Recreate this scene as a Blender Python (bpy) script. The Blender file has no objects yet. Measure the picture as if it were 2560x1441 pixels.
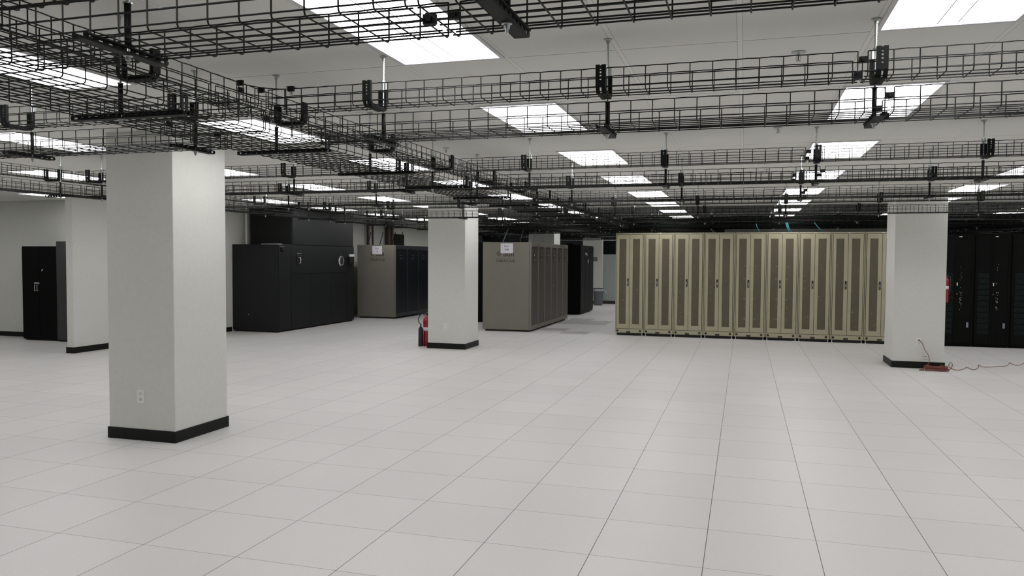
import bpy, math, random
from mathutils import Vector, Matrix
random.seed(7)
C = bpy.context.scene.collection
sc = bpy.context.scene
T = 0.6096                      # one raised-floor panel, the room's module (scene units are metres)
ZC = 4.467                      # ceiling height in panels

# ------------------------------------------------------------------ camera
FPX, YAW, PITCH, ROLL = 1934.6, -0.2912, -0.0388, 0.0053
CX, CY, CH = 0.3023, -6.8128, 2.6796
cam = bpy.data.cameras.new('camera'); cam.sensor_width = 36.0; cam.lens = FPX*36.0/2560.0
cam.clip_start = 0.02; cam.clip_end = 100
camo = bpy.data.objects.new('camera', cam); C.objects.link(camo)
fw = Vector((math.sin(YAW)*math.cos(PITCH), math.cos(YAW)*math.cos(PITCH), math.sin(PITCH)))
rt = Vector((math.cos(YAW), -math.sin(YAW), 0)); up = rt.cross(fw)
r2 = rt*math.cos(ROLL)+up*math.sin(ROLL); u2 = -rt*math.sin(ROLL)+up*math.cos(ROLL)
camo.matrix_world = Matrix(((r2.x,u2.x,-fw.x,CX*T),(r2.y,u2.y,-fw.y,CY*T),(r2.z,u2.z,-fw.z,CH*T),(0,0,0,1)))
sc.camera = camo
# ------------------------------------------------------------------ world and exposure (all light comes from the ceiling panels)
w = bpy.data.worlds.new('world'); sc.world = w; w.use_nodes = True
w.node_tree.nodes['Background'].inputs[0].default_value = (0.5,0.52,0.55,1)
w.node_tree.nodes['Background'].inputs[1].default_value = 0.02
sc.view_settings.view_transform = 'Standard'; sc.view_settings.look = 'None'
sc.view_settings.exposure = 0.0; sc.view_settings.gamma = 1.0; sc.view_settings.use_curve_mapping = False
LENS_STRENGTH = 7.3

# ------------------------------------------------------------------ materials
def mat(name, col, rough=0.5, metal=0.0, spec=0.5, noise=0.0, nscale=40.0, bump=0.0, bscale=200.0, emit=0.0):
    m = bpy.data.materials.new(name); m.use_nodes = True; nt = m.node_tree; b = nt.nodes['Principled BSDF']
    b.inputs['Base Color'].default_value = (*col,1); b.inputs['Roughness'].default_value = rough
    b.inputs['Metallic'].default_value = metal; b.inputs['Specular IOR Level'].default_value = spec
    if emit:
        b.inputs['Emission Color'].default_value = (*col,1); b.inputs['Emission Strength'].default_value = emit
    tc = nt.nodes.new('ShaderNodeTexCoord')
    if noise:
        n = nt.nodes.new('ShaderNodeTexNoise'); n.inputs['Scale'].default_value = nscale; n.inputs['Detail'].default_value = 3
        nt.links.new(tc.outputs['Object'], n.inputs['Vector'])
        r = nt.nodes.new('ShaderNodeValToRGB')
        r.color_ramp.elements[0].position = 0.3; r.color_ramp.elements[1].position = 0.7
        r.color_ramp.elements[0].color = tuple(c*(1-noise) for c in col)+(1,)
        r.color_ramp.elements[1].color = tuple(min(1,c*(1+noise)) for c in col)+(1,)
        nt.links.new(n.outputs['Fac'], r.inputs['Fac']); nt.links.new(r.outputs['Color'], b.inputs['Base Color'])
    if bump:
        n = nt.nodes.new('ShaderNodeTexNoise'); n.inputs['Scale'].default_value = bscale
        nt.links.new(tc.outputs['Object'], n.inputs['Vector'])
        bp = nt.nodes.new('ShaderNodeBump'); bp.inputs['Strength'].default_value = bump; bp.inputs['Distance'].default_value = 0.002
        nt.links.new(n.outputs['Fac'], bp.inputs['Height']); nt.links.new(bp.outputs['Normal'], b.inputs['Normal'])
    return m
def N(nt, op, a, b=None, c=None):
    n = nt.nodes.new('ShaderNodeMath'); n.operation = op
    for i, v in enumerate((a,b,c)):
        if v is None: continue
        if isinstance(v, (int,float)): n.inputs[i].default_value = v
        else: nt.links.new(v, n.inputs[i])
    return n.outputs[0]
def mixc(nt, fac, a, b):
    n = nt.nodes.new('ShaderNodeMix'); n.data_type = 'RGBA'
    nt.links.new(fac, n.inputs[0])
    for i, v in ((6,a),(7,b)):
        if isinstance(v, tuple): n.inputs[i].default_value = (*v,1)
        else: nt.links.new(v, n.inputs[i])
    return n.outputs[2]
def floor_mat():
    m = bpy.data.materials.new('floor_laminate'); m.use_nodes = True; nt = m.node_tree; b = nt.nodes['Principled BSDF']
    tc = nt.nodes.new('ShaderNodeTexCoord'); sp = nt.nodes.new('ShaderNodeSeparateXYZ'); nt.links.new(tc.outputs['Object'], sp.inputs[0])
    x = N(nt,'DIVIDE',sp.outputs[0],T); y = N(nt,'DIVIDE',sp.outputs[1],T)
    dx = N(nt,'ABSOLUTE',N(nt,'SUBTRACT',x,N(nt,'ROUND',x))); dy = N(nt,'ABSOLUTE',N(nt,'SUBTRACT',y,N(nt,'ROUND',y)))
    lx = N(nt,'LESS_THAN',dx,0.0036); ly = N(nt,'LESS_THAN',dy,0.0030)
    # each panel its own faint tint
    cb = nt.nodes.new('ShaderNodeCombineXYZ'); nt.links.new(N(nt,'FLOOR',x), cb.inputs[0]); nt.links.new(N(nt,'FLOOR',y), cb.inputs[1])
    wn = nt.nodes.new('ShaderNodeTexWhiteNoise'); nt.links.new(cb.outputs[0], wn.inputs['Vector'])
    no = nt.nodes.new('ShaderNodeTexNoise'); no.inputs['Scale'].default_value = 160; no.inputs['Detail'].default_value = 2
    nt.links.new(tc.outputs['Object'], no.inputs['Vector'])
    n2 = nt.nodes.new('ShaderNodeTexNoise'); n2.inputs['Scale'].default_value = 0.7; n2.inputs['Detail'].default_value = 4
    nt.links.new(tc.outputs['Object'], n2.inputs['Vector'])
    base = mixc(nt, no.outputs['Fac'], (0.49,0.482,0.468), (0.69,0.680,0.662))
    v = N(nt,'ADD',N(nt,'MULTIPLY',wn.outputs['Value'],0.05),N(nt,'MULTIPLY',n2.outputs['Fac'],0.10))
    v = N(nt,'SUBTRACT',1.02,v)
    hs = nt.nodes.new('ShaderNodeHueSaturation'); nt.links.new(base, hs.inputs['Color']); nt.links.new(v, hs.inputs['Value'])
    c1 = mixc(nt, N(nt,'MULTIPLY',ly,0.9), hs.outputs[0], (0.10,0.09,0.085))
    c2 = mixc(nt, N(nt,'MULTIPLY',lx,0.95), c1, (0.05,0.045,0.042))
    nt.links.new(c2, b.inputs['Base Color']); b.inputs['Roughness'].default_value = 0.42
    b.inputs['Specular IOR Level'].default_value = 0.35
    return m
def ceiling_mat():
    m = bpy.data.materials.new('ceiling_panels'); m.use_nodes = True; nt = m.node_tree; b = nt.nodes['Principled BSDF']
    tc = nt.nodes.new('ShaderNodeTexCoord'); sp = nt.nodes.new('ShaderNodeSeparateXYZ'); nt.links.new(tc.outputs['Object'], sp.inputs[0])
    x = N(nt,'ADD',N(nt,'DIVIDE',sp.outputs[0],T),2.76); y = N(nt,'DIVIDE',N(nt,'ADD',N(nt,'DIVIDE',sp.outputs[1],T),2.153),2.0)
    sx = N(nt,'SUBTRACT',x,N(nt,'ROUND',x)); sy = N(nt,'MULTIPLY',N(nt,'SUBTRACT',y,N(nt,'ROUND',y)),2.0)
    dx = N(nt,'ABSOLUTE',sx); dy = N(nt,'ABSOLUTE',sy)
    bar = N(nt,'MAXIMUM',N(nt,'LESS_THAN',dx,0.019),N(nt,'LESS_THAN',dy,0.019))
    ex = N(nt,'LESS_THAN',N(nt,'ABSOLUTE',N(nt,'SUBTRACT',dx,0.021)),0.0034); ey = N(nt,'LESS_THAN',N(nt,'ABSOLUTE',N(nt,'SUBTRACT',sy,0.021)),0.0048)
    inbar = N(nt,'MULTIPLY',ey,N(nt,'GREATER_THAN',dx,0.019))
    edge = N(nt,'MAXIMUM',N(nt,'MULTIPLY',N(nt,'MULTIPLY',ex,N(nt,'GREATER_THAN',dy,0.019)),0.35),inbar)  # reveal shadow beside the T-bars, painted into the colour as dark lines
    no = nt.nodes.new('ShaderNodeTexNoise'); no.inputs['Scale'].default_value = 90; no.inputs['Detail'].default_value = 3
    nt.links.new(tc.outputs['Object'], no.inputs['Vector'])
    base = mixc(nt, no.outputs['Fac'], (0.68,0.68,0.635), (0.76,0.76,0.715))
    c1 = mixc(nt, bar, base, (0.755,0.755,0.72))
    c2 = mixc(nt, N(nt,'MULTIPLY',edge,0.9), c1, (0.09,0.09,0.08))
    nt.links.new(c2, b.inputs['Base Color']); b.inputs['Roughness'].default_value = 0.9; b.inputs['Specular IOR Level'].default_value = 0.1
    return m
def band_mat(name, col, dark, period, fill=0.5, rough=0.4, axis=2):   # louvred or ribbed sheet metal
    m = bpy.data.materials.new(name); m.use_nodes = True; nt = m.node_tree; b = nt.nodes['Principled BSDF']
    tc = nt.nodes.new('ShaderNodeTexCoord'); sp = nt.nodes.new('ShaderNodeSeparateXYZ'); nt.links.new(tc.outputs['Object'], sp.inputs[0])
    f = N(nt,'FRACT',N(nt,'DIVIDE',sp.outputs[axis],period)); k = N(nt,'LESS_THAN',f,fill)
    no = nt.nodes.new('ShaderNodeTexNoise'); no.inputs['Scale'].default_value = 9; no.inputs['Detail'].default_value = 4
    nt.links.new(tc.outputs['Object'], no.inputs['Vector'])
    k2 = N(nt,'MULTIPLY',k,no.outputs['Fac'])
    nt.links.new(mixc(nt,k2,dark,col), b.inputs['Base Color']); b.inputs['Roughness'].default_value = rough; b.inputs['Specular IOR Level'].default_value = 0.1 if 'rack' in name else 0.2
    return m
def perf_mat(name, col, hole, scale, rough=0.5):      # perforated sheet: small dots
    m = bpy.data.materials.new(name); m.use_nodes = True; nt = m.node_tree; b = nt.nodes['Principled BSDF']
    tc = nt.nodes.new('ShaderNodeTexCoord'); vo = nt.nodes.new('ShaderNodeTexVoronoi'); vo.inputs['Scale'].default_value = scale
    vo.inputs['Randomness'].default_value = 0.0
    nt.links.new(tc.outputs['Object'], vo.inputs['Vector'])
    k = N(nt,'LESS_THAN',vo.outputs['Distance'],0.36)
    no = nt.nodes.new('ShaderNodeTexNoise'); no.inputs['Scale'].default_value = 6; no.inputs['Detail'].default_value = 5
    nt.links.new(tc.outputs['Object'], no.inputs['Vector'])
    c0 = mixc(nt, no.outputs['Fac'], tuple(c*0.75 for c in col), tuple(c*1.2 for c in col))
    nt.links.new(mixc(nt,k,c0,hole), b.inputs['Base Color']); b.inputs['Roughness'].default_value = rough
    return m

M = dict(
 floor=floor_mat(), ceiling=ceiling_mat(),
 wall=mat('wall_paint',(0.60,0.605,0.565),0.85,spec=0.2,noise=0.02,nscale=25,bump=0.25,bscale=260),
 base=mat('rubber_base',(0.006,0.007,0.006),0.5,spec=0.2,noise=0.2),
 wire=mat('black_wire',(0.006,0.0075,0.006),0.5,spec=0.22,noise=0.25,nscale=60),
 blackmetal=mat('black_channel',(0.005,0.006,0.0055),0.55,spec=0.15,noise=0.2),
 zinc=mat('zinc_plate',(0.46,0.49,0.49),0.38,metal=0.9,noise=0.08),
 lens=mat('lamp_lens',(1.0,0.985,1.0),0.5,emit=LENS_STRENGTH),
 lframe=mat('white_frame',(0.62,0.61,0.63),0.5,noise=0.02),
 ldiv=mat('lens_divider',(0.20,0.19,0.21),0.5,noise=0.02),
 cream=mat('cream_enamel',(0.36,0.335,0.23),0.42,noise=0.04,nscale=5),
 creammesh=perf_mat('cream_perforated',(0.125,0.108,0.066),(0.045,0.037,0.022),130),
 seam=mat('shadow_gap',(0.012,0.010,0.008),0.8,noise=0.1),
 handle=mat('black_plastic',(0.010,0.010,0.010),0.35,noise=0.1),
 chrome=mat('chrome',(0.75,0.75,0.75),0.22,metal=0.9,noise=0.05),
 badge=mat('brown_badge',(0.022,0.014,0.010),0.5,noise=0.3,nscale=120),
 crac=mat('charcoal_enamel',(0.0095,0.0110,0.0110),0.5,spec=0.24,noise=0.10,nscale=8),
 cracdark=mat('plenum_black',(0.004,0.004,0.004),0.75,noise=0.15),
 sun=mat('grey_side_panel',(0.17,0.16,0.13),0.5,noise=0.04,nscale=6),
 sundoor=band_mat('bronze_ribbed_door',(0.115,0.092,0.076),(0.035,0.028,0.023),0.028,0.62,0.4,1),
 sunframe=mat('bronze_frame',(0.155,0.142,0.118),0.45,noise=0.06),
 navydoor=band_mat('navy_ribbed_door',(0.018,0.021,0.032),(0.006,0.007,0.011),0.03,0.6,0.35,1),
 navyframe=mat('slate_frame',(0.030,0.036,0.045),0.4,noise=0.08),
 logo=mat('logo_ink',(0.045,0.033,0.024),0.6,noise=0.1),
 logogreen=mat('logo_olive',(0.075,0.075,0.04),0.6,noise=0.15),
 paper=mat('paper',(0.62,0.62,0.66),0.8,noise=0.03),
 ink=mat('ink',(0.10,0.10,0.11),0.8,noise=0.1),
 rack=mat('rack_black',(0.0016,0.0026,0.0019),0.5,spec=0.08,noise=0.2),
 rackdoor=band_mat('rack_mesh_door',(0.0025,0.0042,0.003),(0.0012,0.002,0.0014),0.09,0.5,0.5,2),
 server=mat('server_front',(0.007,0.010,0.010),0.6,spec=0.1,noise=0.5,nscale=30),
 rackpost=mat('rack_post',(0.0035,0.0036,0.0026),0.5,spec=0.08,noise=0.15),
 led=mat('led',(0.6,0.75,0.6),0.5,emit=0.35),
 tag=mat('grey_tag',(0.22,0.22,0.28),0.6,noise=0.1),
 red=mat('red_enamel',(0.24,0.004,0.010),0.25,noise=0.08),
 horn=mat('horn_black',(0.018,0.010,0.010),0.55,noise=0.15),
 hose=mat('hose',(0.012,0.012,0.012),0.5,noise=0.1),
 cord=mat('orange_cord',(0.19,0.042,0.025),0.45,noise=0.15,nscale=30),
 plate=mat('outlet_plate',(0.70,0.70,0.67),0.4,noise=0.02),
 recep=mat('receptacle',(0.62,0.62,0.59),0.45,noise=0.03),
 slot=mat('slot_dark',(0.16,0.16,0.15),0.6,noise=0.1),
 bin=mat('grey_bin',(0.11,0.12,0.125),0.5,noise=0.06),
 liner=mat('bin_liner',(0.36,0.37,0.40),0.3,noise=0.12),
 cable=mat('dark_cable',(0.003,0.006,0.0052),0.6,spec=0.15,noise=0.3),
 teal=mat('teal_cable',(0.06,0.26,0.32),0.45,noise=0.1),
 greycable=mat('grey_conduit',(0.22,0.23,0.23),0.4,noise=0.1),
 copper=mat('brown_pipe',(0.055,0.032,0.024),0.5,noise=0.2),
 wallgreen=mat('green_grey_panel',(0.33,0.37,0.35),0.7,noise=0.03),
 glass=mat('dark_glass',(0.003,0.004,0.004),0.6,spec=0.12,noise=0.2),
 brownbase=mat('brown_base',(0.035,0.018,0.010),0.6,noise=0.2),
 perf=perf_mat('perforated_tile',(0.46,0.45,0.435),(0.17,0.165,0.16),60),
 greycab=mat('dark_grey_cabinet',(0.030,0.030,0.031),0.5,noise=0.1),
 bulb=mat('sprinkler_bulb',(0.08,0.05,0.03),0.3,noise=0.2),
)
# ------------------------------------------------------------------ mesh builder (coordinates in floor panels)
class MB:
    def __init__(s): s.v=[]; s.f=[]
    def quad(s,a,b,c,d):
        n=len(s.v); s.v += [a,b,c,d]; s.f.append((n,n+1,n+2,n+3)); return s
    def box(s,x0,x1,y0,y1,z0,z1):
        n=len(s.v)
        s.v += [(x0,y0,z0),(x1,y0,z0),(x1,y1,z0),(x0,y1,z0),(x0,y0,z1),(x1,y0,z1),(x1,y1,z1),(x0,y1,z1)]
        s.f += [(n,n+3,n+2,n+1),(n+4,n+5,n+6,n+7),(n,n+1,n+5,n+4),(n+1,n+2,n+6,n+5),(n+2,n+3,n+7,n+6),(n+3,n,n+4,n+7)]
        return s
    def tube(s,pts,r,n=6,cap=True,closed=False):
        P=[Vector(p) for p in pts]; m=len(P); base=len(s.v); prev=None
        for i,p in enumerate(P):
            if closed: d=(P[(i+1)%m]-P[i-1])
            else: d=(P[min(i+1,m-1)]-P[max(i-1,0)])
            if d.length<1e-9: d=Vector((0,0,1))
            d.normalize()
            if prev is None:
                a=Vector((0,0,1)) if abs(d.z)<0.9 else Vector((1,0,0)); u=d.cross(a).normalized()
            else:
                u=(prev-d*prev.dot(d))
                if u.length<1e-6: u=d.orthogonal()
                u.normalize()
            prev=u; v=d.cross(u)
            rr=r[i] if isinstance(r,(list,tuple)) else r
            for k in range(n):
                t=2*math.pi*k/n; q=p+u*(rr*math.cos(t))+v*(rr*math.sin(t)); s.v.append(tuple(q))
        seg=m if closed else m-1
        for i in range(seg):
            a=base+i*n; b=base+((i+1)%m)*n
            for k in range(n):
                k2=(k+1)%n; s.f.append((a+k,a+k2,b+k2,b+k))
        if cap and not closed:
            s.f.append(tuple(base+k for k in reversed(range(n)))); e=base+(m-1)*n
            s.f.append(tuple(e+k for k in range(n)))
        return s
    def lathe(s,cx,cy,prof,n=20):          # prof: (r,z) list
        return s.tube([(cx,cy,z) for r,z in prof],[max(r,1e-4) for r,z in prof],n)
    def cyl(s,p0,p1,r,n=16): return s.tube([p0,p1],r,n)
    def strip(s,path,x0,x1,t):             # bent flat bar: path in (y,z), width x0..x1, thickness t
        m=len(path); base=len(s.v)
        for i,(y,z) in enumerate(path):
            a=path[max(i-1,0)]; b=path[min(i+1,m-1)]; dy,dz=b[0]-a[0],b[1]-a[1]; L=math.hypot(dy,dz) or 1
            ny,nz=-dz/L*t/2,dy/L*t/2
            s.v += [(x0,y+ny,z+nz),(x1,y+ny,z+nz),(x1,y-ny,z-nz),(x0,y-ny,z-nz)]
        for i in range(m-1):
            a=base+4*i; b=a+4
            for k in range(4):
                k2=(k+1)%4; s.f.append((a+k,b+k,b+k2,a+k2))
        s.f.append((base,base+1,base+2,base+3)); e=base+4*(m-1); s.f.append((e+3,e+2,e+1,e))
        return s
    def mesh(s,name,m):
        me=bpy.data.meshes.new(name); me.from_pydata([(a*T,b*T,c*T) for a,b,c in s.v],[],s.f); me.materials.append(M[m] if isinstance(m,str) else m)
        me.update(); return me
    def build(s,name,m,parent=None,loc=(0,0,0),bevel=0.0,smooth=False):
        o=bpy.data.objects.new(name,s.mesh(name,m)); C.objects.link(o)
        o.location=Vector(loc)*T
        if parent: o.parent=parent
        if smooth:
            for p in o.data.polygons: p.use_smooth=True
        if bevel:
            b=o.modifiers.new('bevel','BEVEL'); b.width=bevel; b.segments=2; b.limit_method='ANGLE'
        return o
def tag(o,label=None,cat=None,group=None,kind=None):
    if label: o['label']=label
    if cat: o['category']=cat
    if group: o['group']=group
    if kind: o['kind']=kind
    return o
def empty(name,loc,rz=0,label=None,cat=None,group=None):
    o=bpy.data.objects.new(name,None); C.objects.link(o); o.location=Vector(loc)*T; o.rotation_euler=(0,0,rz)
    o.empty_display_size=0.1
    return tag(o,label,cat,group)
def kids(o): return [c for c in bpy.data.objects if c.parent==o]
def copy_tree(o,parent=None):
    c=o.copy(); C.objects.link(c)
    if parent is not None: c.parent=parent
    for ch in CH_MAP.get(o.name,None) or kids(o): copy_tree(ch,c)
    return c
CH_MAP={}
def place(proto,used,loc,rz=0,label=None,cat=None,group=None):
    o=proto if not used else copy_tree(proto)
    o.location=Vector(loc)*T; o.rotation_euler=(0,0,rz); tag(o,label,cat,group); return o
ORD=['first','second','third','fourth','fifth','sixth','seventh','eighth','ninth','tenth','eleventh','twelfth','thirteenth','fourteenth','fifteenth','sixteenth','seventeenth','eighteenth','nineteenth','twentieth']
def text_mesh(name,txt,m,parent,cx,z0,width,height,y,font_off=0.0,depth=0.004,rot=(math.pi/2,0,0),xf=None):
    cu=bpy.data.curves.new(name,'FONT'); cu.body=txt; cu.align_x='LEFT'; cu.offset=font_off; cu.resolution_u=3
    tmp=bpy.data.objects.new(name,cu); C.objects.link(tmp)
    dg=bpy.context.evaluated_depsgraph_get(); me=bpy.data.meshes.new_from_object(tmp.evaluated_get(dg))
    bpy.data.objects.remove(tmp)
    xs=[v.co.x for v in me.vertices]; ys=[v.co.y for v in me.vertices]
    sx=width/(max(xs)-min(xs)); sy=height/(max(ys)-min(ys)); mx=(max(xs)+min(xs))/2; my=min(ys)
    for v in me.vertices: v.co=Vector((((v.co.x-mx)*sx+cx)*T,y*T,((v.co.y-my)*sy+z0)*T))
    me.materials.clear(); me.materials.append(M[m]); me.name=name
    o=bpy.data.objects.new(name,me); C.objects.link(o); o.parent=parent
    s=o.modifiers.new('thick','SOLIDIFY'); s.thickness=0.0008; s.offset=0
    return o

# ------------------------------------------------------------------ room shell
XL,XR,YF,YB=-26.0,24.0,-13.0,43.0
def struct(name,mb,m,parent=None,bevel=0): return tag(mb.build(name,m,parent,bevel=bevel),kind='structure')
struct('floor',MB().box(XL,XR,YF,YB,-0.12,0),'floor')
struct('ceiling',MB().box(XL,XR,YF,YB,ZC,ZC+0.12),'ceiling')
struct('wall_right',MB().box(XR,XR+.2,YF,YB,0,ZC),'wall')
struct('wall_front',MB().box(XL,XR,YF-.2,YF,0,ZC),'wall')
struct('wall_back',MB().box(-17.2,XR,YB,YB+.2,0,ZC),'wall')
struct('wall_left',MB().box(XL-.2,XL,YF,13.0,0,ZC),'wall')
struct('wall_alcove',MB().box(XL,-17.49,12.97,13.2,0,ZC),'wall')
struct('baseboard_alcove',MB().box(XL,-17.49,12.93,12.97,0,.15),'base')
struct('wall_partition',MB().box(-17.49,-17.26,9.99,YB,0,ZC),'wall',bevel=0.004)
struct('baseboard_partition',MB().box(-17.51,-17.24,9.965,16.8,0,.165),'base')

# ------------------------------------------------------------------ columns
cols=[(-8.63,2.34,'square white column nearest the camera on the left, socket on its front'),
      (-8.63,14.34,'white column in mid room with red fire extinguisher at its left foot'),
      (3.88,14.37,'white column on the right, orange cord piled at its foot'),
      (-8.88,26.35,'white column rising behind the brown-grey server cabinets'),
      (-8.86,38.3,'far white column behind the grey waste bin')]
for x,y,lab in cols:
    c=MB().box(x,x+1.165,y,y+1.165,0,ZC).build('column','wall',bevel=0.006); tag(c,lab,'column'); 
    MB().box(x-.018,x+1.183,y-.018,y+1.183,0,.165).build('baseboard','base',c,bevel=0.002)
# ------------------------------------------------------------------ socket outlets
def outlet(x,y,z,lab):
    t=empty('socket_outlet',(x,y,z),0,lab,'socket')
    MB().box(-.063,.063,-.008,0,-.098,.098).build('cover_plate','plate',t,bevel=0.001)
    for dz in (.042,-.042):
        r=MB().box(-.028,.028,-.012,-.004,dz-.024,dz+.024).build('receptacle','recep',t,bevel=0.0015)
        MB().box(-.013,-.009,-.0135,-.011,dz-.004,dz+.012).box(.009,.013,-.0135,-.011,dz-.004,dz+.012).box(-.004,.004,-.0135,-.011,dz-.018,dz-.011).build('slots','slot',r)
outlet(-8.06,2.34,.64,'white socket outlet low on the nearest left column')
outlet(-8.07,14.34,.64,'white socket outlet on the mid-room column beside the extinguisher')
outlet(4.47,14.37,.66,'white socket outlet on the right column with a cord plugged in')

# ------------------------------------------------------------------ lay-in ceiling lights
def make_light():
    t=empty('ceiling_light',(0,0,0))
    f=MB(); a=.045; z0,z1=ZC-.014,ZC
    f.box(0.01,a,0.01,1.99,z0,z1).box(1-a,.99,0.01,1.99,z0,z1).box(a,1-a,0.01,a+.005,z0,z1).box(a,1-a,1.995-a,1.99,z0,z1)
    f.build('frame','lframe',t)
    MB().box(a,1-a,a+.005,1.995-a,ZC-.008,ZC-.001).build('lens','lens',t)
    for x in (.42,.56): MB().box(x,x+.007,.09,1.91,ZC-.011,ZC-.0075).build('divider','ldiv',t)
    return t
lp=make_light(); lused=False
colnames={-22.76:'ninth',-18.76:'fourth column left',-14.76:'third column left',-10.76:'second column left',-6.76:'first column left',-2.76:'first column right',1.24:'second column right',5.24:'third column right',9.24:'fourth column right',13.24:'fifth column right',17.24:'sixth column right'}
for cx in (-18.76,-14.76,-10.76,-6.76,-2.76,1.24,5.24,9.24,13.24,17.24):
    for k in range(-1,11):
        y=-2.153+4*k
        if cx<-17 and k>2: continue
        n=k+1
        place(lp,lused,(cx,y,0),0,'white ceiling light panel, %s from near end, %s of central run'%(ORD[n],colnames[cx]),'ceiling light','ceiling light panels'); lused=True
place(lp,True,(-23.9,8.3,0),0,'added white ceiling light panel, unseen left of the frame, brightening the alcove','ceiling light','ceiling light panels')  # extra panel outside the view, added to brighten the alcove wall
place(lp,True,(-19.85,10.5,0),0,'white ceiling light panel over the alcove with the black cabinet','ceiling light','ceiling light panels')

# ------------------------------------------------------------------ wire basket trays
SP=1/6.0
def basket(L,w,d=.17,n=5,r=.0043,step=1):
    """tray along +x from 0 to L, width w in y (0..w), bottom at z=0"""
    mb=MB(); nx=int(L/SP); c=.020
    top=[]; x=.02
    xs=[]
    while x<L-.01: xs.append(x); x+=SP
    if L-xs[-1]>.04: xs.append(L-.02)
    for side in (0,w):
        pts=[]
        for i,xx in enumerate(xs):
            pts.append((xx,side,d))
            if i<len(xs)-1: pts.append(((xx+xs[i+1])/2,side,d+.003))
        mb.tube(pts,r,n)
        mb.tube([(0,side,d*.55),(L,side,d*.55)],r,n)
        mb.tube([(0,side+(.004 if side==0 else -.004),.028),(L,side+(.004 if side==0 else -.004),.028)],r,n)
    nb=max(2,int(round(w/.083)))
    for i in range(nb):
        y=w*(i+.5)/nb if nb>2 else w*(i+1)/(nb+1)
        mb.tube([(0,y,.002),(L,y,.002)],r,n)
    for xx in xs:
        mb.tube([(xx,0,d),(xx,0,c),(xx,.006,.006),(xx,c,0),(xx,w-c,0),(xx,w-.006,.006),(xx,w,c),(xx,w,d)],r,n)
    return mb
bcache={}
def tray(x,y,z,L,w,rot,lab,grp,near=True,wiremat='wire'):
    key=(round(L,2),w,near)
    if key not in bcache:
        bcache[key]=basket(L,w,n=6 if near else 4).mesh('cable_tray',wiremat)
    o=bpy.data.objects.new('cable_tray',bcache[key]); C.objects.link(o)
    o.location=Vector((x,y,z))*T; o.rotation_euler=(0,0,rot)
    tag(o,lab,'cable tray',grp); return o
clipm=MB().box(-.03,.03,-.012,.012,-.022,.022).box(-.012,.012,-.020,.020,-.012,.012).mesh('splice_clip','blackmetal')
def clip(parent,x,y,z):
    o=bpy.data.objects.new('splice_clip',clipm); C.objects.link(o); o.parent=parent; o.location=Vector((x,y,z))*T
WU,WL=.28,.50
ZU,ZL=3.99,3.735
rows=[-3.57,-.48,4.42,7.39,12.42,15.9,20.4,21.6,22.6,23.5,24.6,25.9,27.9,28.9,29.6,31.4,33.4,36.4]
rown=['nearest']+ORD[1:18]
XM0,XM1=-4.58,-3.58           # the wide central run
def bundle(x,y,z,L,w,rot,lab,nc=9,m='cable',seed=0):
    rnd=random.Random(seed); mb=MB()
    for i in range(nc):
        pts=[]; y0=rnd.uniform(.05,w-.05); z0=rnd.uniform(.045,.12); ph=rnd.uniform(0,6); st=max(6,int(L*2))
        for k in range(st+1):
            xx=L*k/st; pts.append((xx,min(w-.03,max(.03,y0+.04*math.sin(xx*1.3+ph))),z0+.010*math.sin(xx*2.1+ph*2)))
        mb.tube(pts,rnd.uniform(.010,.022),5)
    o=mb.build('cable_bundle',m); o.location=Vector((x,y,z))*T; o.rotation_euler=(0,0,rot)
    tag(o,lab,'cables','cable bundles in the trays'); return o
for ri,ry in enumerate(rows):
    near=ry<10
    if ri==0: ry+=.05
    # right of the central run
    if ri==0: jl=[XM1,-1.04,3.88,8.8]
    else: jl=[XM1,1.28,6.2,11.1]
    ju=[-3.80,1.10,6.02,10.94]
    if ry>10: jl.append(16.0); ju.append(15.9)
    for i in range(len(jl)-1):
        o=tray(jl[i],ry-.27,ZL,jl[i+1]-jl[i]-.02,WL,0,'lower wide wire tray, %s crossing row, %s piece right of central run'%(rown[ri],ORD[i]),'lower crossing trays',near)
        if i>0 or True:
            L=jl[i+1]-jl[i]-.01
            if near:
                clip(o,L,0,.11); clip(o,L,WL,.11); clip(o,L,.2,.0)
        if ry>19: bundle(jl[i],ry-.27,ZL,jl[i+1]-jl[i]-.02,WL,0,'dark cables in the lower tray of %s crossing row, %s piece right of central run'%(rown[ri],ORD[i]),8,'cable',ri*10+i)
    for i in range(len(ju)-1):
        o=tray(ju[i],ry-.30,ZU,ju[i+1]-ju[i]-.02,WU,0,'upper narrow wire tray, %s crossing row, %s piece right of central run'%(rown[ri],ORD[i]),'upper crossing trays',near)
        L=ju[i+1]-ju[i]-.01
        if near: clip(o,L,0,.11); clip(o,L,WU,.06)
        if ry>19: bundle(ju[i],ry-.30,ZU,ju[i+1]-ju[i]-.02,WU,0,'dark cables in the upper tray of %s crossing row, %s piece right of central run'%(rown[ri],ORD[i]),6,'cable',ri*10+i+500)
    jl=[XM0,-8.0,-10.85]; ju=[-4.16,-8.0,-11.0]
    if ri<2: jl[-1]=-12.4; ju[-1]=-12.4
    for i in range(2):
        o=tray(jl[i+1]+.01,ry-.27,ZL,jl[i]-jl[i+1]-.02,WL,0,'lower wide wire tray, %s crossing row, %s piece left of central run'%(rown[ri],ORD[i]),'lower crossing trays',near)
        o=tray(ju[i+1]+.01,ry-.30,ZU,ju[i]-ju[i+1]-.02,WU,0,'upper narrow wire tray, %s crossing row, %s piece left of central run'%(rown[ri],ORD[i]),'upper crossing trays',near)
        if ry>19 and ri%2==0: bundle(jl[i+1],ry-.27,ZL,jl[i]-jl[i+1]-.02,WL,0,'dark cables in the lower tray of %s crossing row, %s piece left of central run'%(rown[ri],ORD[i]),5,'cable',ri*10+i+900)
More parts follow.
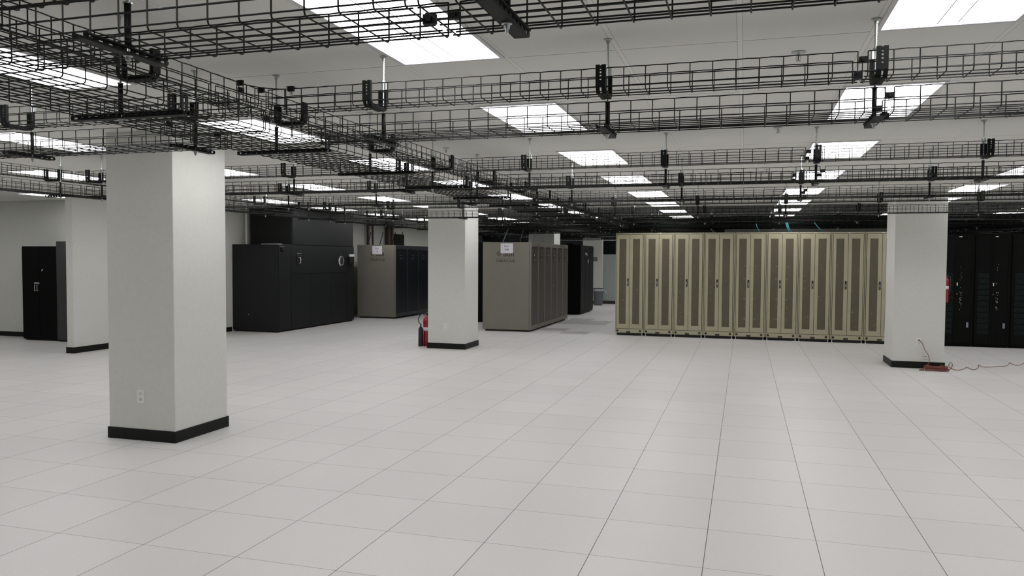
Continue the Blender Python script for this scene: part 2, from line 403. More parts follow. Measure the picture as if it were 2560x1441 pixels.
# central run and the left run, both going away from the camera (rotated: local x -> world y)
R90=math.pi/2
ys=[-6.0+4.92*i for i in range(9)]
for i in range(8):
    y0=ys[i]; near=y0<9
    o=tray(XM1,y0,ZL,4.90,1.0,R90,'wide lower black wire tray of central run, %s piece from near end'%ORD[i],'central run lower trays',near)
    if near: clip(o,4.91,0,.11); clip(o,4.91,1.0,.11); clip(o,4.91,.5,0)
    o=tray(-3.84,y0+.0,ZU,4.90,WU,R90,'narrow upper black wire tray of central run, %s piece from near end'%ORD[i],'central run upper trays',near)
    if near: clip(o,4.91,0,.11)
    if y0>12: bundle(XM1,y0,ZL,4.9,1.0,R90,'dark cable bundle lying in the central run, %s piece from the near end'%ORD[i],6,'cable',i+3000)
ysl=[-.8+4.92*i for i in range(8)]
for i in range(8):
    y0=ysl[i]; near=y0<3
    tray(-10.85,y0,ZL,4.90,WL,R90,'lower black wire tray of far left run, %s piece from near end'%ORD[i],'left run trays',near)
    tray(-11.05,y0,ZU,4.90,WU,R90,'upper narrow black wire tray of far left run, %s piece from near end'%ORD[i],'left run trays',near)
# curved corner pieces joining the narrow central run to the second crossing row
def sweep_corner():
    mb=MB(); r=.0044
    xa,ya=-3.84,-.48-.30; R=.30
    for z in (.17,.095,.028):
        pts=[(xa,ya-R-.35,z)]+[(xa+R-R*math.cos(t),ya-R+R*math.sin(t)*1.0,z) for t in [math.pi/2*k/8 for k in range(9)]]+[(xa+R+.35,ya,z)]
        mb.tube(pts,r,6)
    for k in range(1,8,2):
        t=math.pi/2*k/8; x=xa+R-R*math.cos(t); y=ya-R+R*math.sin(t)
        mb.tube([(x,y,.17),(x,y,.03),(x-.05,y+.05,.0)],r,6)
    return mb
o=sweep_corner().build('corner_piece','wire'); o.location=Vector((0,0,ZU))*T
tag(o,'curved black wire corner joining the central upper tray to the second crossing row','cable tray')
for dx,dy,dz in ((-3.84,-.80,.17),(-3.84,-1.1,.17),(-3.55,-.78,.17)): clip(o,dx,dy,dz)

# ------------------------------------------------------------------ hangers
def make_hanger(name,s0,s1,dirn,upright=False):
    """local y is across the tray; rod at the origin; bracket arms at y=0 and y=dirn*.32"""
    t=empty(name,(0,0,0))
    rod=MB().cyl((0,0,3.655),(0,0,ZC-.002),.0085,8); 
    for k in range(12):
        z=4.22+k*.02; rod.cyl((0,0,z),(0,0,z+.008),.0105,8)
    rod.build('threaded_rod','zinc',t)
    MB().lathe(0,0,[(.034,ZC-.001),(.034,ZC-.010),(.017,ZC-.014),(.014,ZC-.035)],14).build('ceiling_collar','zinc',t,smooth=False)
    y1=dirn*.325; y0=0.0; sgn=dirn; zt=4.185; zb=3.972
    q=[(y1,zt),(y1,zb+.05),(y1-sgn*.012,zb+.018),(y1-sgn*.045,zb),(y0+sgn*.045,zb),(y0+sgn*.012,zb+.018),(y0,zb+.05),(y0,zt-.02)]
    br=MB(); th=.006
    for a,b in ((-.036,-.007),(.007,.036)): br.strip(q,a,b,th)
    for yy in (y1,y0):
        for z,h in ((4.01,.055),(4.078,.012),(4.105,.012),(4.132,.012),(4.16,.018)): br.box(-.008,.008,yy-th/2,yy+th/2,z,z+h)
    for k in range(6):
        yc=y1-sgn*(.06+.038*k); br.box(-.009,.009,min(yc,yc+sgn*.012)-.006,max(yc,yc+sgn*.012)+.006,zb-th/2,zb+th/2)
    qi=[(y1-sgn*.012,zt),(y1-sgn*.012,zb+.05),(y1-sgn*.04,zb+.014),(y0+sgn*.04,zb+.014),(y0+sgn*.012,zb+.05),(y0+sgn*.012,zt-.02)]
    for a in (-.039,.033): br.strip(qi,a,a+.006,.030)
    br.build('bracket','blackmetal',t)
    MB().box(-.028,.028,-.004,.030,4.165,4.235).build('clevis','zinc',t,bevel=0.003)
    MB().cyl((0,0,4.236),(0,0,4.25),.02,6).build('upper_nut','zinc',t)
    MB().lathe(0,0,[(.024,3.697),(.024,3.692),(.015,3.689),(.014,3.672),(.008,3.669),(.008,3.657)],12).build('lower_nut','zinc',t)
    MB().cyl((0,0,3.735),(0,0,3.955),.017,12).build('rod_sleeve','blackmetal',t,smooth=True)
    MB().cyl((0,0,3.955),(0,0,3.962),.024,12).build('washer','zinc',t)
    st=MB(); st.box(-.034,.034,s0,s1,3.697,3.703)
    for xx in (-.036,.030):
        st.box(xx,xx+.006,s0,s1,3.697,3.706).box(xx,xx+.006,s0,s1,3.721,3.730)
        n=int((s1-s0)/.060)
        for k in range(n+1):
            yy=s0+(s1-s0-.02)*k/n; st.box(xx,xx+.006,yy,yy+.028,3.706,3.721)
    for xx in (-.046,.036): st.box(xx,xx+.010,s0+.01,s1-.01,3.722,3.730)
    st.build('strut','blackmetal',t)
    if upright:
        u=MB()
        for a,b in ((-.034,-.012),(.012,.034)): u.box(a,b,s1-.02,s1-.012,3.72,3.86)
        for z in (3.74,3.78,3.82,3.85): u.box(-.013,.013,s1-.02,s1-.012,z,z+.012)
        u.build('end_upright','blackmetal',t)
    return t
hc=make_hanger('tray_hanger',-.31,.24,-1); CH_MAP['tray_hanger']=kids(hc); hu=False
hx_r=[-2.80,-.79,1.21,3.20,5.2,7.2,9.2,11.2,13.2]; hx_l=[-4.80,-6.82,-8.84,-10.75]
for ri,ry in enumerate(rows):
    for i,x in enumerate(hx_r):
        if (ry<10 and x>10): continue
        place(hc,hu,(x+(.09 if ri==0 else 0),ry,0),0,'rod hanger on the %s crossing tray row, %s right of central run'%(rown[ri],ORD[i]),'hanger','tray hangers on the crossing rows'); hu=True
    for i,x in enumerate(hx_l):
        place(hc,True,(x,ry,0),0,'rod hanger on the %s crossing tray row, %s left of central run'%(rown[ri],ORD[i]),'hanger','tray hangers on the crossing rows')
for i in range(18):
    y=.0+3.9+2*(i-2)-.05
    if y<-1.5: continue
    place(hc,True,(-11.08,y,0),-R90,'rod hanger on the far left tray run, %s from the near end'%ORD[i],'hanger','tray hangers on the left run')
hm=make_hanger('tray_hanger',-.43,.58,1,True); CH_MAP[hm.name]=kids(hm); mu=False
for i in range(20):
    y=-4.1+2*i
    place(hm,mu,(-4.15,y,0),-R90,'wide rod hanger under the central tray run, %s from the near end'%ORD[i],'hanger','tray hangers on the central run'); mu=True

# ------------------------------------------------------------------ sprinklers
def make_sprinkler():
    t=empty('sprinkler',(0,0,0))
    MB().lathe(0,0,[(.055,-.001),(.058,-.006),(.040,-.012),(.018,-.014)],20).build('escutcheon','zinc',t,smooth=True)
    MB().cyl((0,0,-.014),(0,0,-.03),.010,10).tube([(-.008,0,-.03),(-.02,0,-.045),(-.02,0,-.06),(-.006,0,-.075)],.003,6).tube([(.008,0,-.03),(.02,0,-.045),(.02,0,-.06),(.006,0,-.075)],.003,6).cyl((0,0,-.075),(0,0,-.079),.022,12).build('yoke','zinc',t)
    MB().cyl((0,0,-.03),(0,0,-.074),.0045,8).build('bulb','bulb',t)
    return t
sp=make_sprinkler(); su=False
for x,y,lab in ((-4.3,.40,'just behind the central run at the second crossing row'),(.72,.35,'above the second crossing row, right of centre'),(.71,4.31,'above the third crossing row, right of centre'),(.70,9.4,'behind the fourth crossing row, right of centre'),(-4.37,5.0,'beside the central run near the third crossing row'),(-7.3,8.4,'between the mid-room column and the central run'),(5.2,13.0,'above the right column')):
    place(sp,su,(x,y,ZC),0,'small chrome ceiling sprinkler '+lab,'sprinkler','ceiling sprinklers'); su=True

# ------------------------------------------------------------------ cream double-door cabinets
def make_cream():
    t=empty('server_cabinet',(0,0,0)); H=3.57; D=1.75
    MB().box(.006,.994,.02,D,.09,H).build('body','cream',t,bevel=0.003)
    g=MB().box(.04,.96,.012,.05,.235,3.53); g.build('door_recess','seam',t)
    for k,(a,b) in enumerate(((.052,.490),(.502,.945))):
        dz0,dz1=.245,3.515; d=empty('door',(0,0,0)); d.parent=t
        bpy.data.objects.remove(d)
        ma,mb_=a+(.085 if k==0 else .10),b-(.115 if k==0 else .10)
        fr=MB().box(a,ma,-.008,.015,dz0,dz1).box(mb_,b,-.008,.015,dz0,dz1).box(ma,mb_,-.008,.015,dz0,.40).box(ma,mb_,-.008,.015,3.36,dz1)
        dd=fr.build('door','cream',t)
        MB().box(ma,mb_,.001,.008,.40,3.36).build('mesh_panel','creammesh',dd)
        if k==0:
            h=MB().box(b-.075,b-.022,-.022,-.008,1.73,1.99).build('handle','handle',dd,bevel=0.003)
            MB().box(b-.060,b-.038,-.027,-.020,1.80,1.90).cyl((b-.049,-.021,1.765),(b-.049,-.026,1.765),.010,10).build('lock','chrome',dd)
    bp=MB().box(.03,.97,-.006,.02,.095,.228).build('base_panel','cream',t,bevel=0.002)
    for x in (.09,.88): MB().cyl((x,-.006,.165),(x,-.016,.165),.038,20).build('port_cap','handle',bp)
    MB().box(.40,.54,-.010,-.005,.10,.155).build('maker_plate','badge',bp)
    MB().box(.05,.94,.03,.06,.02,.09).build('toe_gap','seam',t)
    MB().box(.08,.92,.10,D-.1,.0,.09).build('plinth','seam',t)
    f=MB()
    for x in (.06,.94): f.cyl((x,.02,0),(x,.02,.09),.014,8).cyl((x,.02,0),(x,.02,.012),.028,10)
    f.build('levelling_feet','chrome',t)
    MB().box(.47,.56,-.009,.0,3.535,3.55).build('top_latch','plate',t)
    return t
cc=make_cream(); CH_MAP[cc.name]=kids(cc); cu=False
for i in range(9):
    lab=['leftmost cream double-door server cabinet, end of the row','second cream server cabinet from the left','third cream server cabinet from the left','fourth cream server cabinet from the left','fifth cream server cabinet from the left, pinpoint lights glowing behind its mesh','sixth cream server cabinet from the left, paired pinpoint lights behind its mesh','seventh cream server cabinet from the left','eighth cream server cabinet from the left','ninth cream server cabinet, partly hidden by the right column'][i]
    o=place(cc,cu,(-4.0+i,20.1,0),0,lab,'cabinet','cream server cabinets'); cu=True
    rnd=random.Random(i+40); L=MB(); n=0
    spots=[]
    if i in (4,5):
        for z in (2.03,1.36,.69):
            for x in (.30,.34,.36,.62,.66): spots.append((x,z))
        for x in (.40-.06,.66): spots+= [(x,2.45),(x,1.1)]
    else:
        for k in range(7): spots.append((rnd.choice((.22,.30,.66,.74))+rnd.uniform(-.03,.03),rnd.uniform(.5,2.6)))
    for x,z in spots:
        if not(.14<x<.37 or .61<x<.84): x=.3
        L.box(x-.004,x+.004,-.0005,.0012,z-.005,z+.005)
    L.build('indicator_lights','led',o)

# ------------------------------------------------------------------ black server racks
def make_rack(D=1.75,H=3.50,double=True):
    t=empty('server_rack',(0,0,0))
    MB().box(.004,.996,.03,D,.03,H).build('body','rack',t,bevel=0.003)
    MB().box(.05,.95,.06,D-.05,0,.03).build('plinth','rack',t)
    for a,b,s in ((.03,.497,0),(.503,.97,1)):
        ps=MB().box(a,a+.055,-.005,.03,.08,H-.05).box(b-.055,b,-.005,.03,.08,H-.05).box(a+.055,b-.055,-.005,.03,.08,.16).box(a+.055,b-.055,-.005,.03,H-.14,H-.05).build('door','rackpost',t)
        MB().box(a+.055,b-.055,.008,.02,.16,H-.14).build('mesh_panel','rackdoor',ps)
        if s==0:
            for k in range(11): MB().box(a+.075,b-.075,.0,.008,.40+.175*k,.40+.175*k+.14).build('server_front','server',t)
        if s==1:
            MB().box(a+.006,a+.034,-.018,-.005,1.90,1.99).build('handle','plate',ps,bevel=0.001)
            MB().box(a+.010,a+.024,-.014,-.005,1.62,1.66).build('lock','chrome',ps)
    return t
rk=make_rack(); CH_MAP[rk.name]=kids(rk)
ru=False
for i in range(6):
    x=5.13+i*.99
    lab=['black server rack between the cream cabinets and the right column edge','black server rack just right of the right column','black server rack second in view right of the right column','black server rack third in view right of the right column','black server rack at the right edge of the frame','black server rack beyond the right edge of the frame'][i]
    o=place(rk,ru,(x,20.15,0),0,lab,'server rack','black server racks'); ru=True
    MB().box(.55,.63,-.008,-.004,3.40,3.42).build('top_label','plate',o)
    MB().box(.80,.86,-.009,-.005,.60,.76).build('grey_sticker','tag',o)
    rnd=random.Random(i+9); L=MB()
    for k in range(26):
        z=rnd.uniform(1.15,1.7) if k<20 else rnd.uniform(1.7,2.6); x0=rnd.uniform(.60,.66); L.box(x0-.004,x0+.004,-.001,.007,z-.005,z+.005)
    L.build('indicator_lights','led',o)

# ------------------------------------------------------------------ brown-grey rows with side panels (doors face +x)
def side_row(x0,x1,y0,n,pitch,H,doorm,framem,logo,group,labs):
    proto=empty('server_cabinet',(x1,y0,0))
    W=x1-x0
    MB().box(-W,-.05,0,pitch-.004,.06,H).build('body','sun',proto,bevel=0.003)
    MB().box(-W+.08,-.1,.06,pitch-.05,0,.06).build('plinth','seam',proto)
    fr=MB().box(-.05,0,.006,.055,.07,H-.01).box(-.05,0,pitch-.06,pitch-.01,.07,H-.01).box(-.05,0,.055,pitch-.06,.07,.22).box(-.05,0,.055,pitch-.06,H-.17,H-.01).build('door','%s'%framem,proto)
    MB().box(-.045,-.008,.055,pitch-.06,.22,H-.17).build('ribbed_panel',doorm,fr)
    MB().box(-.004,.003,.16,pitch-.16,H-.20,H-.15).build('vent_slot','seam',fr)
    if logo=='a':
        MB().cyl((-.009,pitch*.42,H-.46),(.004,pitch*.42,H-.46),.12,20).cyl((-.009,pitch*.42,H-.63),(.004,pitch*.42,H-.63),.10,20).build('badge_ring','badge',fr)
        MB().cyl((.0,pitch*.42,H-.46),(.008,pitch*.42,H-.46),.035,14).cyl((.0,pitch*.42,H-.64),(.008,pitch*.42,H-.64),.030,14).build('badge_centre','chrome',fr)
        MB().cyl((-.01,pitch*.42,H-.05),(.006,pitch*.42,H-.05),.018,10).build('top_stud','chrome',fr)
    else:
        MB().box(-.002,.004,pitch*.35,pitch*.6,H-.46,H-.44).box(-.002,.004,pitch*.35,pitch*.6,H-.60,H-.58).build('badge','tag',fr)
    CH_MAP[proto.name]=kids(proto)
    out=[]
    for i in range(n):
        out.append(place(proto,i>0,(x1,y0+i*pitch,0),0,labs[i],'cabinet',group))
    return out
s1=side_row(-8.89,-7.05,20.12,6,1.01,3.25,'sundoor','sunframe','a','brown-grey server cabinets',
  ['brown-grey server cabinet with a lettered side panel, front of its row']+['brown-grey server cabinet, %s back from the lettered side panel'%ORD[i] for i in range(1,6)])
s2=side_row(-16.05,-14.2,23.97,3,1.22,3.21,'navydoor','navyframe','b','slate-doored server cabinets',
  ['slate-doored server cabinet with lettered side panel, next to the charcoal cooling unit']+['slate-doored server cabinet, %s back behind the cooling unit'%ORD[i] for i in range(1,4)])
def side_panel(o,W,H,xo,paperx,word2,ox):
    """o's local x: 0 is the door side, -W the far side; panel faces -y"""
    p=MB().box(-W,-.075,-.014,0,.075,H+.004).build('side_panel','sun',o,bevel=0.003)
    MB().box(-.066,-.004,-.010,.0,.075,H-.25).box(-.066,-.004,-.010,.0,H-.235,H+.003).build('corner_trim','sun',o)
    MB().box(-.077,-.064,-.006,.002,.075,H+.003).build('corner_seam','seam',o)
    MB().cyl((ox,-.014,.20),(ox,-.017,.20),.028,16).build('port_hole','slot',p)
    c=xo
    # emblem: a tilted square made of four nested bars, the word beside it, a rule and a second word
    em=MB(); hx=.115
    for q in range(2):
        for s_ in (-1,1):
            off=.028+.045*q
            a=Vector((c-.24,0,2.84)); d1=Vector((1,0,1)).normalized(); d2=Vector((1,0,-1)).normalized()
            for (u,v) in ((d1,d2),(d2,d1)):
                p0=a+v*(s_*off)-u*.075; p1=a+v*(s_*off)+u*.075; wv=v*.012
                em.quad(*[tuple(k+Vector((0,-.0155,0))) for k in (p0-wv,p1-wv,p1+wv,p0+wv)])
    eo=em.build('emblem','logogreen',p); sd=eo.modifiers.new('t','SOLIDIFY'); sd.thickness=.001
    text_mesh('lettering','Sun','logo',p,c+.125,2.735,.40,.20,-.0155,.012)
    MB().box(c-.36,c+.33,-.016,-.014,2.668,2.675).build('rule','logo',p)
    text_mesh('lettering','ORACLE','logo',p,c,2.525,.72,.095,-.0155,.010)
    pp=MB().box(paperx-.235,paperx+.235,-.022,-.0175,H-.40,H-.04).build('paper_sign','paper',p)
    text_mesh('lettering','Row','ink',pp,paperx-.01,H-.165,.155,.055,-.0228,.008)
    text_mesh('lettering',word2,'ink',pp,paperx,H-.30,.05*len(word2),.062,-.0228,.010)
side_panel(s1[0],1.84,3.25,-8.02+7.05,-7.97+7.05,'108',-8.03+7.05)
side_panel(s2[0],1.85,3.21,-15.08+14.2,-15.085+14.2,'9',-15.04+14.2)
# chrome key on one of the doors
MB().box(0,.012,.30,.36,1.55,1.60).cyl((.012,.33,1.54),(.012,.33,1.47),.006,8).build('door_key','chrome',s1[3])
# racks beyond
def black_side_rack(name,x0,x1,y0,y1,H,lab,m='rack'):
    t=empty(name,((x0+x1)/2,y0,0),0,lab,'server rack')
    w=(x1-x0)/2
    MB().box(-w,w,0,y1-y0,.05,H).build('body',m,t,bevel=0.004)
    MB().box(-w+.1,w-.1,.08,y1-y0-.08,0,.05).build('plinth','seam',t)
    n=max(1,round((y1-y0)/1.05)); p=(y1-y0)/n
    for i in range(n):
        d=MB().box(w,w+.02,i*p+.02,(i+1)*p-.02,.16,H-.05).build('door','rackdoor' if m=='rack' else m,t,bevel=0.002)
        MB().box(w+.02,w+.03,i*p+.10,i*p+.13,1.6,1.9).build('handle','handle',d)
    return t
b1=black_side_rack('server_rack',-8.92,-7.1,29.12,32.3,3.3,'glossy black server rack bank behind the brown-grey cabinets')
MB().box(.925,.936,1.1,1.2,2.86,2.95).box(.925,.936,1.42,1.5,2.80,2.93).box(.925,.936,1.7,1.82,2.45,2.62).build('paper_tags','paper',b1)
MB().tube([(.45+.2*math.cos(a),-.004,1.98+.21*math.sin(a)) for a in [2*math.pi*k/28 for k in range(28)]],.005,5,closed=True).build('ring_mark','rackpost',b1)
black_side_rack('server_rack',-11.45,-9.75,23.5,28.6,3.33,'black server rack bank seen in the gap right of the mid-room column')
black_side_rack('server_rack',-17.0,-15.26,28.0,29.3,3.25,'black rack behind the slate-doored cabinets')
black_side_rack('server_cabinet',-17.0,-15.13,29.5,30.6,3.0,'pale cream cabinet end glimpsed beside the mid-room column','cream')
black_side_rack('server_rack',-16.0,-9.9,34.5,40.5,3.6,'tall black equipment bank filling the far left end of the room')
black_side_rack('server_rack',-3.4,4.9,27.3,29.2,3.42,'long low black rack row standing behind the cream cabinets')
black_side_rack('server_rack',5.5,16,27.3,29.2,3.5,'long black rack row behind the black racks on the right')
t=MB().box(-.02+0,6.2,0,.9,3.57,3.70).build('cable_duct','greycable'); t.location=Vector((-.35,21.2,0.02))*T; tag(t,'grey metal cable duct lying on top of the cream cabinets','duct')

# ------------------------------------------------------------------ charcoal cooling unit
t=empty('cooling_unit',(-15.38,16.85,0),0,'large charcoal cooling unit standing against the left partition','cooling unit')
MB().box(-1.86,0,0,5.55,.06,3.12).build('body','crac',t,bevel=0.01)
MB().box(-1.78,-.06,.06,5.5,0,.06).build('plinth','seam',t)
for a,b,z0,z1 in ((.06,.80,.10,3.06),(.84,4.82,2.06,3.06),(.84,2.10,.10,2.03),(2.13,3.58,.10,2.03),(3.61,4.82,.10,2.03),(4.86,5.5,.10,3.06)):
    MB().box(0,.012,a-.01,b+.01,z0,z1).build('access_panel','crac',t,bevel=0.0015)
MB().box(-.10,-.02,-.012,0,.1,3.08).build('corner_post','crac',t,bevel=0.004)
b=MB().box(.018,.032,1.18,1.50,2.36,2.74).build('latch_recess','handle',t,bevel=0.003)
MB().tube([(.034,1.33,2.66),(.07,1.36,2.62),(.07,1.36,2.48),(.034,1.33,2.42)],.018,8).build('latch_lever','chrome',b,smooth=True)
MB().box(.018,.026,1.20,1.48,2.80,2.82).build('name_plate','tag',t)
d=MB().tube([(.016,4.45,2.52),(.045,4.45,2.52)],[.21,.19],28).build('gauge','chrome',t,smooth=False)
MB().box(.044,.05,4.38,4.52,2.40,2.66).build('gauge_window','handle',d)
MB().box(.018,.10,5.0,5.38,2.42,2.70).build('document_pocket','handle',t,bevel=0.003)
MB().box(.03,.09,5.05,5.42,2.70,2.80).build('papers','paper',t)
e=MB().box(-.02,.012,.16,.34,2.86,3.02).box(-.02,.02,.13,.37,3.02,3.04).build('badge','tag',t)
MB().box(.012,.022,.19,.31,2.89,2.99).build('badge_face','handle',t)
MB().cyl((-1.2,-.001,.62),(-1.2,-.008,.62),.02,8).build('screw_cap','tag',t)
p=empty('plenum_box',(-15.36,17.75,3.12),0,'tall charcoal plenum box on top of the cooling unit, black on its near side','plenum')
MB().box(-1.76,0,.02,4.55,0,1.30).build('housing','crac',p,bevel=0.006)
MB().box(-1.74,-.02,-.01,.02,.01,1.28).build('near_face','cracdark',p)  # flat black sheet over the plenum's near face
o=MB().cyl((-17.05,17.4,3.12),(-17.05,17.4,ZC-.002),.030,12).build('conduit','plate'); tag(o,'thin pale conduit rising beside the plenum box to the ceiling','conduit')
o=MB().box(-.35,.35,-.12,.12,0,.02).build('paper_stack','paper'); o.location=Vector((-15.85,17.2,3.122))*T; tag(o,'white papers lying on top of the cooling unit','paper')
# pipes on the partition behind
for i,(y,r) in enumerate(((27.0,.07),(27.5,.05),(29.2,.12),(29.6,.12))):
    o=MB().cyl((-17.1,y,0),(-17.1,y,ZC-.002),r,12).build('pipe','copper'); tag(o,'brown insulated pipe on the far partition, %s from the cooling unit'%ORD[i],'pipe','brown pipes')
struct('door_1',MB().box(-17.255,-17.21,30.0,31.4,0,3.9),'glass')

# ------------------------------------------------------------------ left alcove cabinets
t=empty('storage_cabinet',(-21.6,12.2,0),0,'black two-door storage cabinet against the far left wall','cabinet')
MB().box(0,1.40,.02,.74,.04,2.97).build('body','rack',t,bevel=0.004)
MB().box(.05,1.35,.06,.70,0,.04).build('plinth','seam',t)
for a,b in ((.01,.695),(.705,1.39)): MB().box(a,b,0,.02,.06,2.95).build('door','rack',t,bevel=0.003)
MB().tube([(.56,-.003,1.73),(.56,-.05,1.75),(.56,-.05,1.56),(.56,-.003,1.58)],.010,8).build('handle','chrome',t)
MB().tube([(.66,-.003,1.73),(.66,-.05,1.75),(.66,-.05,1.56),(.66,-.003,1.58)],.010,8).build('handle','chrome',t)
MB().box(.50,.70,-.012,0,1.78,1.84).build('lock_plate','tag',t)
MB().tube([(.81,-.002,2.20),(.86,-.02,2.24)],.020,8).build('hook','chrome',t)
t=empty('storage_cabinet',(-20.18,12.15,0),0,'tall dark grey cabinet partly hidden behind the partition end','cabinet')
MB().box(0,1.5,.02,.80,.04,3.12).build('body','greycab',t,bevel=0.004); MB().box(.04,1.46,.06,.76,0,.04).build('plinth','seam',t)
MB().box(.02,1.48,0,.02,.06,3.06).build('door','greycab',t,bevel=0.003)

# ------------------------------------------------------------------ fire extinguishers
def extinguisher(x,y,z,H,R,lab,horn):
    t=empty('fire_extinguisher',(x,y,z),0,lab,'fire extinguisher')
    MB().lathe(0,0,[(R*.9,0),(R,.02),(R,H*.80),(R*.93,H*.88),(R*.6,H*.96),(R*.3,H)],24).build('cylinder','red',t,smooth=True)
    MB().lathe(0,0,[(R*1.01,H*.50),(R*1.01,H*.62)],24).build('label_band','paper',t,smooth=True)
    MB().cyl((0,0,H*.98),(0,0,H*1.07),R*.22,12).box(-R*.9,R*.3,-.02,.02,H*1.06,H*1.09).box(-R*1.0,R*.2,-.015,.015,H*1.12,H*1.14).build('valve','blackmetal',t)
    if horn:
        hx=-.165
        MB().lathe(hx,-.14,[(.070,0),(.076,.02),(.070,.50),(.060,.56),(.022,.60),(.020,.68)],18).build('discharge_horn','horn',t,smooth=True)
        MB().tube([(-.02,0,H*1.03),(-.10,.02,H*1.02),(-.20,.02,H*1.05),(-.27,.02,H*.98),(-.29,-.04,.82),(-.26,-.08,.72),(-.20,-.13,.68),(hx,-.14,.66)],.013,8).build('hose','hose',t,smooth=True)
    else:
        MB().tube([(.02,0,H*1.02),(R*1.3,0,H*.95),(R*1.35,0,H*.5),(R*1.15,0,H*.3)],.012,8).build('hose','hose',t,smooth=True)
    return t
extinguisher(-8.855,14.86,0,.93,.135,'red fire extinguisher with black horn standing on the floor by the mid-room column',True)
extinguisher(5.155,15.05,1.62,.66,.10,'red fire extinguisher hung on the right side of the right column',False)

# ------------------------------------------------------------------ orange extension cord
t=empty('extension_cord',(0,0,0),0,'orange extension cord plugged into the right column and trailing across the floor','cord')
path=[(5.08, 14.09), (5.2, 14.41), (5.36, 14.95), (5.48, 15.45), (5.51, 15.75), (5.41, 15.47), (5.3, 15.01), (5.25, 14.62), (5.25, 14.31), (5.33, 14.26), (5.46, 14.42), (5.66, 14.84), (5.68, 14.57), (5.71, 14.44), (5.84, 14.67), (5.98, 15.08), (6.08, 15.49), (6.08, 15.27), (6.09, 15.07), (6.26, 15.13), (6.51, 15.34), (6.66, 15.43), (6.82, 15.74), (7.01, 16.27), (6.97, 15.92), (7.01, 15.72), (7.16, 15.9), (7.36, 16.36)]
def smooth_path(pts,n=4):
    out=[]
    for i in range(len(pts)-1):
        p0=pts[max(i-1,0)]; p1=pts[i]; p2=pts[i+1]; p3=pts[min(i+2,len(pts)-1)]
        for k in range(n):
            s=k/n; out.append(tuple(.5*((2*p1[j])+(-p0[j]+p2[j])*s+(2*p0[j]-5*p1[j]+4*p2[j]-p3[j])*s*s+(-p0[j]+3*p1[j]-3*p2[j]+p3[j])*s**3) for j in range(3)))
    out.append(pts[-1]); return out
cm=MB(); cr=.0068
cm.tube(smooth_path([(x,y,.010) for x,y in path]),cr,6)
cm.tube(smooth_path([(4.51,14.335,.66),(4.54,14.30,.63),(4.60,14.30,.47),(4.68,14.30,.34),(4.70,14.29,.22),(4.66,14.26,.10),(4.58,14.15,.03),(4.60,14.0,.02)]),cr,6)
rnd=random.Random(3); coil=[]
for k in range(9):
    for a in range(14):
        an=2*math.pi*a/14
        coil.append((4.80+(.25+rnd.uniform(-.035,.03))*math.cos(an)+.02*math.sin(k*2.1), 13.99+(.05+.025*(k%4))*math.sin(an), .010+.0125*k+.010*math.sin(an*2+k)+.006*rnd.random()))
coil.append((5.03,14.0,.01))
cm.tube(smooth_path(coil,2),cr,6)
cm.tube(smooth_path([(4.52,14.05,.02),(4.55,14.08,.10),(4.64,14.1,.13),(4.76,14.06,.06),(4.84,14.06,.08),(4.93,14.08,.13),(5.02,14.05,.08),(5.05,14.0,.02)]),cr,6)
cm.build('cable','cord',t,smooth=True)
MB().tube([(4.475,14.358,.70),(4.475,14.31,.70)],[.018,.015],10).tube([(4.475,14.31,.70),(4.49,14.30,.69),(4.51,14.32,.66)],cr,6).build('plug','handle',t)
MB().tube([(4.42,13.93,.018),(4.52,13.98,.018)],.016,8).build('socket_end','cord',t)
# pencil marks / scuffs on the right column
t=MB().box(4.55,4.66,14.364,14.3685,.300,.305).box(4.57,4.68,14.364,14.3685,.225,.231).build('scuff_mark','ink'); tag(t,'faint pencil scuffs low on the right column beside the cord','mark')

# ------------------------------------------------------------------ perforated floor panels
for i,(x,y) in enumerate(((-7,21),(-6,20),(-7,24),(-6,24),(-7,25),(-6,25),(-7,26))):
    o=MB().box(.01,.99,.01,.99,.0005,.003).build('perforated_floor_panel','perf'); o.location=Vector((x,y,0))*T
    tag(o,('grey perforated floor panel %s in the aisle beside the brown-grey cabinets'%ORD[i]) if i<7 else ('perforated floor panel %s in front of the cooling unit'%ORD[i-7]),'floor panel','perforated floor panels')

# ------------------------------------------------------------------ far end: bin, sign, window wall
t=empty('waste_bin',(-7.68,37.0,0),0,'round grey waste bin with a white liner at the far wall','bin')
MB().lathe(0,0,[(.24,0),(.25,.02),(.285,.90),(.29,.93)],28).build('drum','bin',t,smooth=True)
MB().lathe(0,0,[(.296,.80),(.304,.84),(.304,.93),(.285,.95),(.26,.90)],28).build('liner','liner',t,smooth=True)
MB().tube([(.29,0,.90),(.37,0,.82),(.43,0,.70),(.48,0,.66)],[.03,.05,.07,.02],10).build('liner_knot','liner',t,smooth=True)
MB().tube([(.304*math.cos(a),.304*math.sin(a),.955) for a in [2*math.pi*k/28 for k in range(28)]],.014,6,closed=True).build('rim','handle',t)
o=MB().box(-.12,.12,-.02,0,-.12,.12).build('wall_sign','slot'); o.location=Vector((-8.10,38.3,2.64))*T; tag(o,'small dark square sign on the far column above the bin','sign')
MB().box(-.04,.04,-.024,-.02,-.04,.04).build('sign_symbol','tag',o)
struct('wall_end',MB().box(-7.69,-4.0,38.6,38.8,0,2.92),'wallgreen')
struct('window_1',MB().box(-7.69,-4.0,38.6,38.8,2.92,ZC),'glass')
struct('baseboard_end',MB().box(-7.69,-4.0,38.55,38.6,0,.18),'brownbase')
o=MB().box(-6.0,-5.2,38.5,38.6,2.80,2.83).build('wall_shelf','plate'); tag(o,'thin white ledge on the pale panel at the far end','shelf')
struct('wall_dark',MB().box(-16,-8.7,40.8,41.0,0,ZC),'glass')

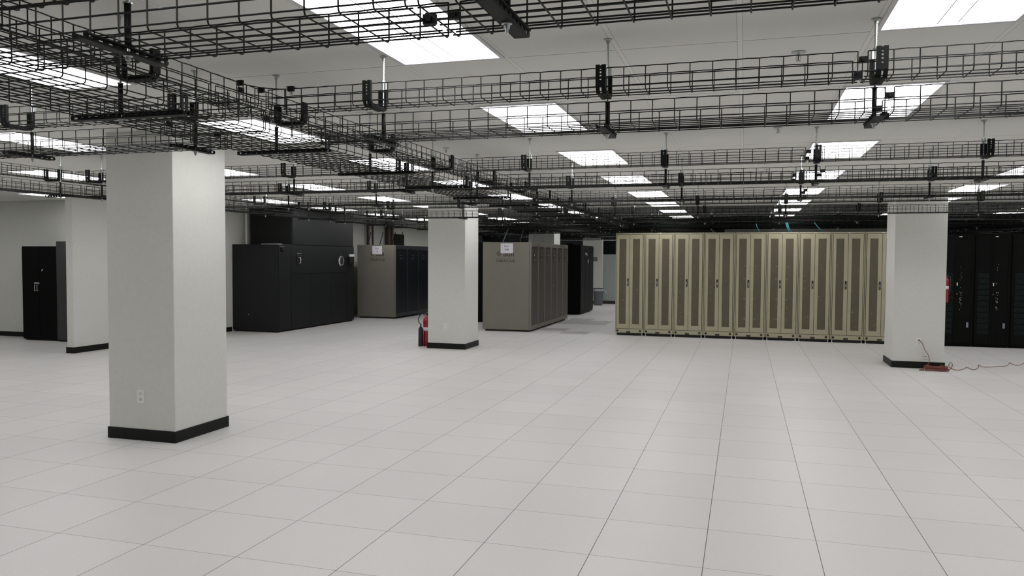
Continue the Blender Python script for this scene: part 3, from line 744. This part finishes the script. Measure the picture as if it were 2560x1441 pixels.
# ------------------------------------------------------------------ drop cables down to cabinet tops
def drop(pts,m,lab,r=.012,n=1):
    mb=MB()
    for k in range(n): mb.tube(smooth_path([(x+.03*k,y,z) for x,y,z in pts]),r,6)
    o=mb.build('drop_cable',m,smooth=True); tag(o,lab,'cable')
drop([(.66,20.06,3.86),(.70,20.06,3.72),(.78,20.16,3.585)],'teal','teal cable dropping onto the fifth cream cabinet',.014,1)
drop([(1.58,20.06,3.88),(1.62,20.06,3.73),(1.70,20.16,3.585)],'teal','pair of teal cables dropping onto the sixth cream cabinet',.014,3)
drop([(2.46,20.06,3.88),(2.56,20.06,3.74),(2.72,20.16,3.585)],'teal','teal cable dropping onto the seventh cream cabinet',.014,1)
drop([(-2.7,20.5,3.82),(-2.75,20.6,3.7),(-2.9,20.8,3.57)],'greycable','grey cable looping onto the leftmost cream cabinet',.012,1)
drop([(-8.05,20.8,3.95),(-8.2,20.8,3.6),(-8.35,20.8,3.25)],'greycable','grey conduit slanting up from the lettered brown-grey cabinet',.018,1)
for i,x in enumerate((-7.85,-7.62,-7.4)):
    drop([(x+.14,21.5+i,3.85),(x+.06,21.5+i,3.6),(x-.02,21.5+i,3.25)],'greycable','thin grey cable rising from the brown-grey cabinets, %s from the lettered panel'%ORD[i],.010,1)
for i,x in enumerate((-15.9,-15.3,-14.7,-14.35)):
    drop([(x+.18,24.6,3.80),(x+.1,24.6,3.5),(x,24.6,3.21)],'cable','dark cable rising from the slate-doored cabinets, %s from the left'%ORD[i],.016,1)
# slim pale rails running across far above
for i,(y,z,lab) in enumerate(((32.2,3.60,'lower pale cable ladder crossing under the far ceiling'),(34.6,3.85,'upper pale cable ladder crossing under the far ceiling'))):
    t=empty('cable_ladder',(0,y,z),0,lab,'cable ladder')
    for dy in (0,.5): MB().box(-9.5,-5.2,dy,dy+.03,0,.02).build('side_rail','greycable',t)
    rg=MB()
    for k in range(15): rg.box(-9.35+.29*k,-9.32+.29*k,.03,.5,.004,.016)
    rg.build('rung_pattern','greycable',t)
    for x in (-9.2,-5.5):
        for dy in (.015,.515): MB().cyl((x,dy,.02),(x,dy,ZC-z-.001),.010,6).build('drop_rod','zinc',t)
